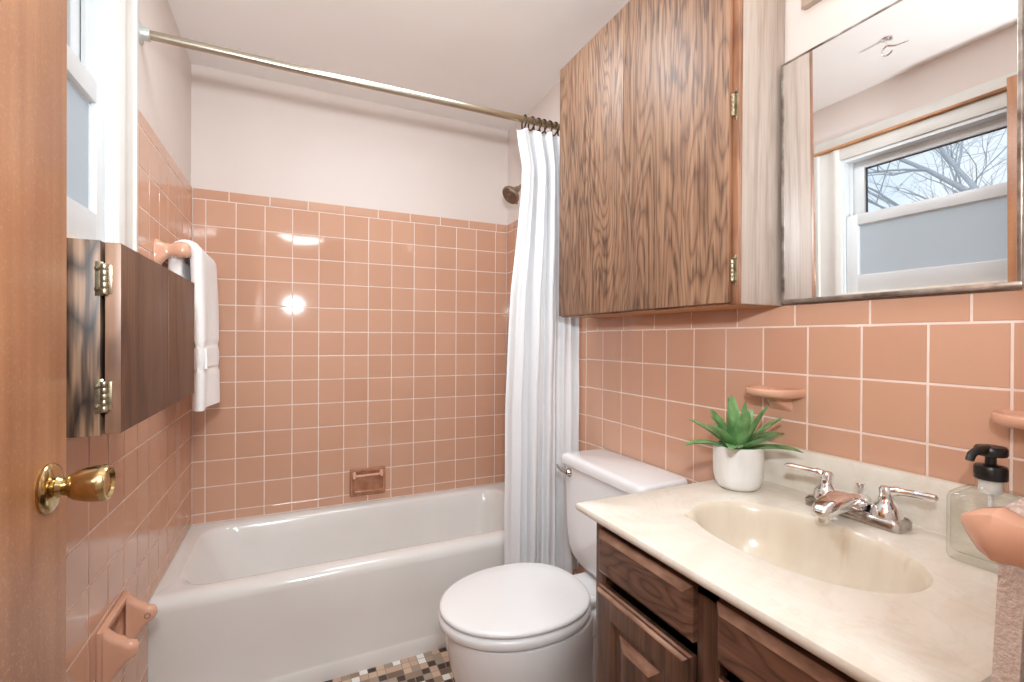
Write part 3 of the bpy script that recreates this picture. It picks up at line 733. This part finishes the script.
bm = B(); box(bm, (vx + .018, vy0 + .018, .09), (W - T - .002, vy1 - .018, .108)); box(bm, (W - .025, vy0 + .018, .108), (W - T - .002, vy1 - .018, .66)); box(bm, (1.02, vy0 + .018, 0), (1.036, vy1 - .018, .09)); mk('carcass', bm, 'vanity_dark', va)
def front(y0, y1, z0, z1, xf, rails):
    """one cabinet front facing -x, lofted through nested rectangles; paler upper bevels"""
    bm = B(); vr = loft(bm, [[(x, y, z) for y, z in ((y0 + i, z0 + i), (y1 - i, z0 + i), (y1 - i, z1 - i), (y0 + i, z1 - i))] for i, x in rails])
    return bm
def pale_bevels(bm, lim=.5):
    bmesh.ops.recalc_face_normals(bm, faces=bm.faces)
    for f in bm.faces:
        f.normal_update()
        if .3 < f.normal.z < .97: f.material_index = 1  # bevels that face upward take the paler material
xf = .9345
for y0, y1 in ((-1.798, -1.558), (-2.082, -1.842)):
    bm = front(y0, y1, .700, .787, xf, [(0, vx - .0005), (0, xf + .010), (.002, xf + .008), (.010, xf + .001), (.0125, xf)]); pale_bevels(bm)
    dd = mk('drawer_front', bm, ['vanity_h', 'vanity_pale'], va, smooth=20)
for y0, y1 in ((-1.796, -1.556), (-2.084, -1.844)):
    bm = front(y0, y1, .105, .677, xf, [(0, vx - .0005), (0, xf + .012), (.004, xf + .010), (.004, xf + .005), (.007, xf + .001), (.010, xf), (.048, xf), (.052, xf + .006), (.055, xf + .009), (.066, xf + .009), (.086, xf + .0015), (.089, xf + .001)]); pale_bevels(bm)
    dd = mk('door', bm, ['vanity', 'vanity_pale'], va, smooth=20)
    if y0 < -1.9:
        bm = B(); tube(bm, [(xf + .001, y1 - .010, .662), (xf - .012, y1 - .012, .664), (xf - .016, y1 - .018, .656), (xf - .014, y1 - .022, .635), (xf + .001, y1 - .022, .628)], [.005, .006, .0055, .005, .005], 10)
        q = mk('handle', bm, 'hinge', va, parent=dd)

# ------------------------------------------------------------------ sink top
st = thing('sink_top', 'cream cultured marble vanity top with an oval molded basin', 'sink top', (1.18, -1.81, .827))
cx0, cx1, cy0, cy1 = .918, W - T - .001, -2.104, -1.510
NB = 120; sxc, syc = 1.166, -1.806
def sq(x0, x1, y0, y1, z):
    angs = sorted([2 * PI * k / NB for k in range(NB)])
    corners = [math.atan2(y - syc, x - sxc) % (2 * PI) for x in (x0, x1) for y in (y0, y1)]
    out = []
    pts = []
    for a in angs:
        c, s = math.cos(a), math.sin(a); t = 1e9
        if c > 1e-9: t = min(t, (x1 - sxc) / c)
        if c < -1e-9: t = min(t, (x0 - sxc) / c)
        if s > 1e-9: t = min(t, (y1 - syc) / s)
        if s < -1e-9: t = min(t, (y0 - syc) / s)
        pts.append([sxc + c * t, syc + s * t])
    for x in (x0, x1):
        for y in (y0, y1):
            k = min(range(NB), key=lambda i: (pts[i][0] - x) ** 2 + (pts[i][1] - y) ** 2); pts[k] = [x, y]
    return [(x, y, z) for x, y in pts]
def ov(d, z, sx=0, kx=1, ky=1):
    out = []
    for k in range(NB):
        a = 2 * PI * k / NB; c, s = math.cos(a), math.sin(a); e = 2 / 2.15
        rx, ry = (.124 - d) * kx, (.183 - d) * ky
        x = sxc + sx + rx * math.copysign(abs(c) ** e, c); y = syc + ry * math.copysign(abs(s) ** e, s)
        # small moulded soap notch at the tub-side end
        da = (a - R(131) + PI) % (2 * PI) - PI
        nb = math.exp(-(da / .13) ** 2) * .015 * max(0, 1 - d / .03)
        out.append((x + nb * math.cos(R(124)), y + nb * math.sin(R(124)), z))
    return out
ZC = .827
bm = B()
loft(bm, [sq(cx0 + .012, cx1 , cy0 + .008, cy1 - .008, ZC - .0185), sq(cx0 + .005, cx1, cy0 + .003, cy1 - .003, ZC - .018), sq(cx0 + .002, cx1, cy0 + .001, cy1 - .001, ZC - .0155), sq(cx0, cx1, cy0, cy1, ZC - .011), sq(cx0, cx1, cy0, cy1, ZC - .006),
          sq(cx0 + .002, cx1, cy0 + .002, cy1 - .002, ZC - .002), sq(cx0 + .006, cx1, cy0 + .006, cy1 - .006, ZC), ov(-.006, ZC), ov(-.001, ZC - .0008)], False, False)
mk('counter_slab', bm, 'marble', st, smooth=35)
bm = B()
loft(bm, [ov(-.001, ZC - .0008), ov(.003, ZC - .004), ov(.007, ZC - .012), ov(.012, ZC - .03), ov(.020, ZC - .06), ov(.034, ZC - .09), ov(.058, ZC - .112), ov(.085, ZC - .122), ov(.105, ZC - .125)], False, True)
bs = mk('basin', bm, 'basin', st, smooth=60)
bm = B(); lathe(bm, [(.022, -.002), (.022, .0015), (.016, .002), (.012, -.001), (.001, -.001)], (sxc, syc, ZC - .124), n=24); mk('drain', bm, 'chrome', st, parent=bs)
bm = B()
pr_ = [(cx1, ZC - .004), (cx1 - .024, ZC - .004), (cx1 - .021, ZC + .008), (cx1 - .0185, ZC + .02), (cx1 - .018, .908), (cx1 - .015, .9145), (cx1 - .010, .9165), (cx1, .9165)]
loft(bm, [[(x if i else min(x + .006, cx1), y, z - (0 if i or z < .9 else .006)) for x, z in pr_] for i, y in ((0, -1.522), (1, -1.528), (1, cy0 + .002))])
mk('backsplash', bm, 'marble', st, smooth=35)

# ------------------------------------------------------------------ faucet
fa = thing('faucet', 'chrome two-handle faucet with white-water marks behind the basin', 'faucet', (1.366, -1.79, ZC))
fx, fy = 1.366, -1.794
bm = B()
def bp(d, z): return z3(rrect(fx - .027 + d, fx + .027 - d, fy - .083 + d, fy + .083 - d, .010, 4), z)
loft(bm, [bp(0, ZC + .0003), bp(0, ZC + .014), bp(.004, ZC + .019), bp(.010, ZC + .021)]); mk('base_plate', bm, 'chrome_worn', fa)
for s in (1, -1):
    hy = fy + s * .052
    bm = B(); lathe(bm, [(.025, .018), (.025, .022), (.0235, .026), (.022, .034), (.0185, .039), (.013, .046), (.0105, .055), (.0115, .064), (.012, .067), (.009, .072), (.001, .073)], (fx, hy, ZC), n=28)
    h = mk('handle', bm, 'chrome', fa)
    bm = B(); d = Vector((-.42, s * .9, 0)).normalized() if s > 0 else Vector((.05, -1, 0)).normalized()
    p0 = Vector((fx, hy, ZC + .064))
    tube(bm, [p0 + d * a + Vector((0, 0, b)) for a, b in ((0, 0), (.010, .002), (.018, .004), (.021, .004), (.045, .006), (.062, .007), (.070, .0065), (.074, .006))], [.008, .0085, .0085, .0065, .0062, .0072, .0068, .003], 14)
    mk('lever', bm, 'chrome', fa, parent=h)
bm = B()
sp = [(fx + .020, ZC + .024, .024, .008), (fx + .004, ZC + .030, .029, .016), (fx - .022, ZC + .034, .028, .018), (fx - .050, ZC + .036, .024, .017), (fx - .080, ZC + .032, .021, .015), (fx - .100, ZC + .027, .0185, .013), (fx - .112, ZC + .023, .013, .009), (fx - .116, ZC + .021, .006, .004)]
loft(bm, [[(x, fy + a, z + b) for a, b in rrect(-hw, hw, -hh, hh, hh * .9, 5)] for x, z, hw, hh in sp]); s = mk('spout', bm, 'chrome', fa, smooth=60)
bm = B(); lathe(bm, [(.0105, 0), (.0105, -.014), (.008, -.015), (.001, -.013)], (fx - .100, fy, ZC + .020), n=18); mk('aerator', bm, 'chrome', fa, parent=s)
bm = B(); lathe(bm, [(.003, .02), (.003, .050), (.0045, .052), (.008, .060), (.0085, .062), (.001, .063)], (fx + .017, fy, ZC), n=16); mk('lift_rod', bm, 'chrome', fa)

# ------------------------------------------------------------------ potted plant
PX, PY = 1.312, -1.578
pp = thing('potted_plant', 'green spiky succulent in a small white pot at the end of the counter', 'plant', (PX, PY, ZC))
bm = B(); lathe(bm, [(.001, .0004), (.036, .0004), (.042, .003), (.048, .013), (.0515, .028), (.0528, .054), (.0528, .088), (.0515, .0955), (.049, .097), (.0475, .095), (.047, .080), (.001, .079)], (PX, PY, ZC), n=44); mk('pot', bm, 'pot', pp)
bm = B(); lathe(bm, [(.001, .0795), (.0465, .0795), (.045, .084), (.02, .087), (.001, .088)], (PX, PY, ZC), n=30); mk('soil', bm, 'soil', pp)
lr = random.Random(11)
def leaf(az, el, L, w, curl):
    bm = B(); n = 12; fx_, fy_ = math.cos(az), math.sin(az); side = Vector((-fy_, fx_, 0))
    p = Vector((PX, PY, ZC + .084)) + Vector((fx_, fy_, 0)) * .008; ang = el; rings = []
    for k in range(n + 1):
        t = k / n; d = Vector((fx_ * math.cos(ang), fy_ * math.cos(ang), math.sin(ang))); up = side.cross(d) * -1
        if up.z < 0: up = -up
        ww = w * (.75 + 1.5 * t) * (1 - t) ** .72 if t < 1 else 0; ww = max(ww, .0006); th = .0032 * (1 - t) + .0006
        cup = ww * .30
        rings.append([p - side * ww + up * cup, p + up * th * .4, p + side * ww + up * cup, p + side * ww * .6 - up * (th - cup * .35), p - up * th, p - side * ww * .6 - up * (th - cup * .35)])
        p = p + d * (L / n); ang -= curl / n * (.4 + 1.4 * t)
    loft(bm, rings); return bm
for i in range(20):
    tier = i / 20; az = i * 2.39996 + .4
    el = R(16 + 68 * tier + lr.uniform(-7, 7)); L = .124 - .022 * tier + lr.uniform(-.012, .012)
    if tier > .7: L += .012
    mk('leaf', leaf(az, el, L, .0205 - .005 * tier, R(34 * (1 - tier) + lr.uniform(-8, 10))), 'leaf', pp, smooth=60)

# ------------------------------------------------------------------ ceramic soap shelves on the vanity wall
def soap_shelf(yc, zc, label):
    t = thing('soap_shelf', label, 'soap dish', (W - T, yc, zc))
    def half(rx, ry, z, o=0, n=28):
        return [(W - T - .0005 - o - (rx - o) * math.sin(PI * k / n) ** .75, yc + ry * math.cos(PI * k / n), z) for k in range(n + 1)]
    bm = B(); loft(bm, [half(.036, .032, zc - .0185), half(.062, .048, zc - .017), half(.079, .057, zc - .0135), half(.085, .0605, zc - .008), half(.086, .061, zc + .001), half(.084, .0595, zc + .0042), half(.080, .056, zc + .005), half(.075, .053, zc + .003, .004), half(.070, .049, zc - .002, .008), half(.060, .042, zc - .004, .014)])
    mk('dish', bm, 'ceramic_pink', t, smooth=60)
    bm = B()
    loft(bm, [[(W - T - .0005 - d, yc + a, zc + b) for a, b in rrect(-hy, hy, -.050 + lo, -.014, .008, 4)] for d, hy, lo in ((0, .030, 0), (.006, .028, .004), (.016, .022, .012), (.028, .017, .020), (.034, .012, .024))])
    mk('bracket', bm, 'ceramic_pink', t, smooth=60)
    bm = B(); lathe(bm, [(.001, 0), (.010, 0), (.0095, .005), (.005, .008), (.001, .0085)], (W - T - .026, yc + .004, zc - .0045), n=18); mk('drain_knob', bm, 'ceramic_pink', t)
    return t
s1 = soap_shelf(-1.590, 1.047, 'small pink ceramic soap shelf on the tile above the potted plant')
copy_thing(s1, (W - T, -2.030, 1.047), 'pink ceramic soap shelf at the right edge, behind the soap dispenser')

# ------------------------------------------------------------------ soap dispenser
BX, BY = 1.343, -1.993
sb = thing('soap_dispenser', 'clear glass soap dispenser with a black pump on the counter', 'soap dispenser', (BX, BY, ZC))
def bq(h, z, r=.016): h *= .9; r *= .9; return z3(rrect(BX - h, BX + h, BY - h, BY + h, r, 5), z)
bm = B()
loft(bm, [bq(.036, ZC + .0005, .012), bq(.042, ZC + .003), bq(.045, ZC + .009), bq(.045, ZC + .096), bq(.042, ZC + .104), bq(.034, ZC + .110, .02), bq(.021, ZC + .114, .0205), bq(.0185, ZC + .118, .018), bq(.0185, ZC + .128, .018),
          bq(.0155, ZC + .128, .015), bq(.0155, ZC + .116, .015), bq(.030, ZC + .106, .02), bq(.0405, ZC + .098, .013), bq(.0405, ZC + .018, .012), bq(.036, ZC + .014, .012)], True, True)
mk('bottle', bm, 'glass', sb, smooth=50)
bm = B(); lathe(bm, [(.001, .108), (.012, .108), (.0135, .112), (.0135, .129), (.001, .129)], (BX, BY, ZC), n=20); lathe(bm, [(.001, .022), (.0028, .022), (.0028, .108), (.001, .108)], (BX, BY, ZC), n=10); mk('dip_tube', bm, 'clear_plastic', sb)
bm = B(); lathe(bm, [(.001, .1285), (.0185, .1285), (.019, .130), (.019, .146), (.0175, .149), (.008, .151), (.0065, .152), (.0065, .166), (.001, .166)], (BX, BY, ZC), n=32); pc = mk('pump_collar', bm, 'black', sb)
bm = B(); lathe(bm, [(.001, .164), (.0175, .164), (.0187, .166), (.0187, .175), (.0165, .178), (.001, .1785)], (BX, BY, ZC), n=32)
tube(bm, [(BX - .010, BY, ZC + .174), (BX - .030, BY + .004, ZC + .174), (BX - .042, BY + .006, ZC + .169), (BX - .047, BY + .007, ZC + .160)], [.0065, .006, .0055, .005], 12); mk('pump_head', bm, 'black', sb)

# ------------------------------------------------------------------ near towel bar with grey towel (front wall)
nb = thing('towel_bar', 'pink ceramic towel bar at the right edge, in front of the soap dispenser', 'towel bar', (1.1, -2.19, 1.0))
bxs = (.944, 1.385)
for i, x in enumerate(bxs):
    bm = B()
    def pst(y, hx, hz, cz): return [(x + a, y, cz + b) for a, b in rrect(-hx, hx, -hz, hz, min(hx, hz) * .7, 2)]
    loft(bm, [pst(-2.1995, .034, .040, .984), pst(-2.190, .034, .040, .984), pst(-2.184, .027, .034, .987), pst(-2.174, .019, .025, .990), pst(-2.162, .0165, .020, .993), pst(-2.150, .018, .020, .995), pst(-2.138, .021, .0235, .996), pst(-2.128, .018, .019, .997), pst(-2.118, .010, .010, 1.000), pst(-2.1125, .004, .004, 1.002)])
    mk('post', bm, 'ceramic_pink', nb, smooth=35)
bm = B(); tube(bm, [(.958, -2.150, .995), (1.375, -2.150, .995)], .0095, 14); mk('bar', bm, 'ceramic_pink', nb)
gt = thing('bath_towel', 'thick grey-beige bath towel hanging at the right edge of the vanity', 'towel', (1.15, -2.15, .8))
def gd(u, v):
    y, x, z = drape(u, v, 0.990, 1.345, 0, .997, .0186, .42, .50, .008, .004)
    return (x, -2.150 + y, z)
bm = sheet(gd, 26, 110, .018); mk('towel_body', bm, 'towel_grey', gt, smooth=70)

# ceiling hook seen in the mirror
hk = B(); hx, hy = .354, -1.30
lathe(hk, [(.001, 0), (.020, 0), (.018, -.006), (.006, -.010), (.004, -.03)], (hx, hy, CEIL - .0005), n=20)
tube(hk, [(hx, hy, CEIL - .028)] + [(hx, hy + .018 * math.sin(a), CEIL - .046 + .018 * math.cos(a)) for a in [R(20 + 25 * k) for k in range(10)]], .0035, 8)
tube(hk, [(hx, hy, CEIL - .03), (hx, hy - .03, CEIL - .042), (hx, hy - .07, CEIL - .048)], [.004, .0035, .002], 8)
tag(mk('ceiling_hook', hk, 'chrome', loc=(hx, hy, CEIL)), 'small chrome swag hook on the ceiling, seen only in the mirror', 'hook')

# ------------------------------------------------------------------ outdoors
bm = B(); box(bm, (-40, -40, -.75), (-.145, 40, -.6)); o = mk('ground_outdoors', bm, 'ground', smooth=0); struct(o)
def tree(x, y, h, seed, label, lean):
    r = random.Random(seed); t = thing('bare_tree', label, 'tree', (x, y, -.6), 'bare trees outside the window')
    bt_, bb = B(), B()
    def grow(bm, p, d, L, rad, lev):
        n = 4; pts = [p]; rs = [rad]
        for k in range(n):
            d = (d + Vector((r.gauss(0, .13), r.gauss(0, .13), r.gauss(.02, .09)))).normalized(); p = p + d * (L / n); pts.append(p); rs.append(rad * (1 - .45 * (k + 1) / n))
        tube(bm, pts, rs, 5 if lev > 1 else 8, True)
        if lev >= 4: return
        for k in range(4 if lev else 6):
            q = pts[2 + k % 3] if lev else pts[2 + k % 3]
            u = Vector((r.gauss(0, 1), r.gauss(0, 1), r.gauss(.25, .5))).normalized()
            grow(bb, q, (d * .75 + u * .75).normalized(), L * r.uniform(.5, .78), rad * (.5 if lev else .42), lev + 1)
    grow(bt_, Vector((x, y, -.6)), Vector((lean[0], lean[1], 1)).normalized(), h * .42, .11, 0)
    mk('trunk', bt_, 'bark', t, smooth=60); mk('branches', bb, 'bark', t, smooth=60)
tree(-6.6, .9, 9.5, 5, 'bare winter tree outside the window, nearest the door frame in the mirror', (.0, .25))
tree(-11.0, 4.2, 10.5, 8, 'bare winter tree outside the window, at the left of the pane in the mirror', (.1, .1))
tree(-16, 5.0, 11.5, 15, 'bare winter tree furthest outside, between the other two in the mirror', (0, -.2))

# ------------------------------------------------------------------ light
wd = bpy.data.worlds.new('sky'); bpy.context.scene.world = wd; wd.use_nodes = True
nt = wd.node_tree; bg = nt.nodes['Background']
tcn = nt.nodes.new('ShaderNodeTexCoord'); no = nt.nodes.new('ShaderNodeTexNoise'); no.inputs['Scale'].default_value = 2.5; no.inputs['Detail'].default_value = 4
rp = nt.nodes.new('ShaderNodeValToRGB'); rp.color_ramp.elements[0].color = lin((196, 222, 245)); rp.color_ramp.elements[1].color = lin((244, 249, 255)); rp.color_ramp.elements[0].position = .35; rp.color_ramp.elements[1].position = .65
nt.links.new(tcn.outputs['Generated'], no.inputs['Vector']); nt.links.new(no.outputs['Fac'], rp.inputs['Fac']); nt.links.new(rp.outputs[0], bg.inputs['Color']); bg.inputs['Strength'].default_value = 1.3

def area(name, loc, target, size, power, col, shape='DISK', sy=None):
    l = bpy.data.lights.new(name, 'AREA'); l.shape = shape; l.size = size; l.energy = power; l.color = col
    if sy: l.size_y = sy
    o = bpy.data.objects.new(name, l); COL.objects.link(o); o.location = loc
    o.rotation_euler = (Vector(target) - Vector(loc)).to_track_quat('-Z', 'Y').to_euler(); return o
area('bounce_flash', (.38, -2.38, 1.46), (.62, -1.15, 2.30), .11, 23.5, (.88, .96, 1))
area('hallway_fill', (.45, -2.95, CEIL - .03), (.45, -2.2, .3), .5, 22, (.92, .97, 1))  # added fill light shining in through the doorway, no lamp known there
area('ceiling_fill', (.75, -.95, CEIL - .012), (.75, -.95, 0), .5, 10.5, (.88, .96, 1))  # unseen fill under the ceiling, added to brighten the lower room; no fixture

# ------------------------------------------------------------------ camera
cam = bpy.data.cameras.new('camera'); co = bpy.data.objects.new('camera', cam); COL.objects.link(co)
cam.sensor_width = 36; cam.lens = 465.302 / 1024 * 36; cam.clip_start = .02
yaw, pit, rol = .437048, -.0039893, .0053509
fw = Vector((math.sin(yaw) * math.cos(pit), math.cos(yaw) * math.cos(pit), math.sin(pit)))
r0 = Vector((math.cos(yaw), -math.sin(yaw), 0)); u0 = r0.cross(fw)
rr_ = r0 * math.cos(rol) + u0 * math.sin(rol); uu = -r0 * math.sin(rol) + u0 * math.cos(rol)
m = Matrix((rr_, uu, -fw)).transposed().to_4x4(); m.translation = Vector((.392392, -2.321717, 1.162293)); co.matrix_world = m
sc = bpy.context.scene; sc.camera = co
sc.view_settings.view_transform = 'Standard'; sc.view_settings.look = 'None'; sc.view_settings.exposure = 0; sc.view_settings.gamma = 1; sc.view_settings.use_curve_mapping = False
sc.cycles.max_bounces = 10; sc.cycles.diffuse_bounces = 5; sc.cycles.glossy_bounces = 5; sc.cycles.transmission_bounces = 8; sc.cycles.transparent_max_bounces = 8
sc.cycles.caustics_reflective = True; sc.cycles.caustics_refractive = False; sc.cycles.sample_clamp_indirect = 6
sc.cycles.use_denoising = True
for o in bpy.data.objects:
    if 'at' in o: del o['at']
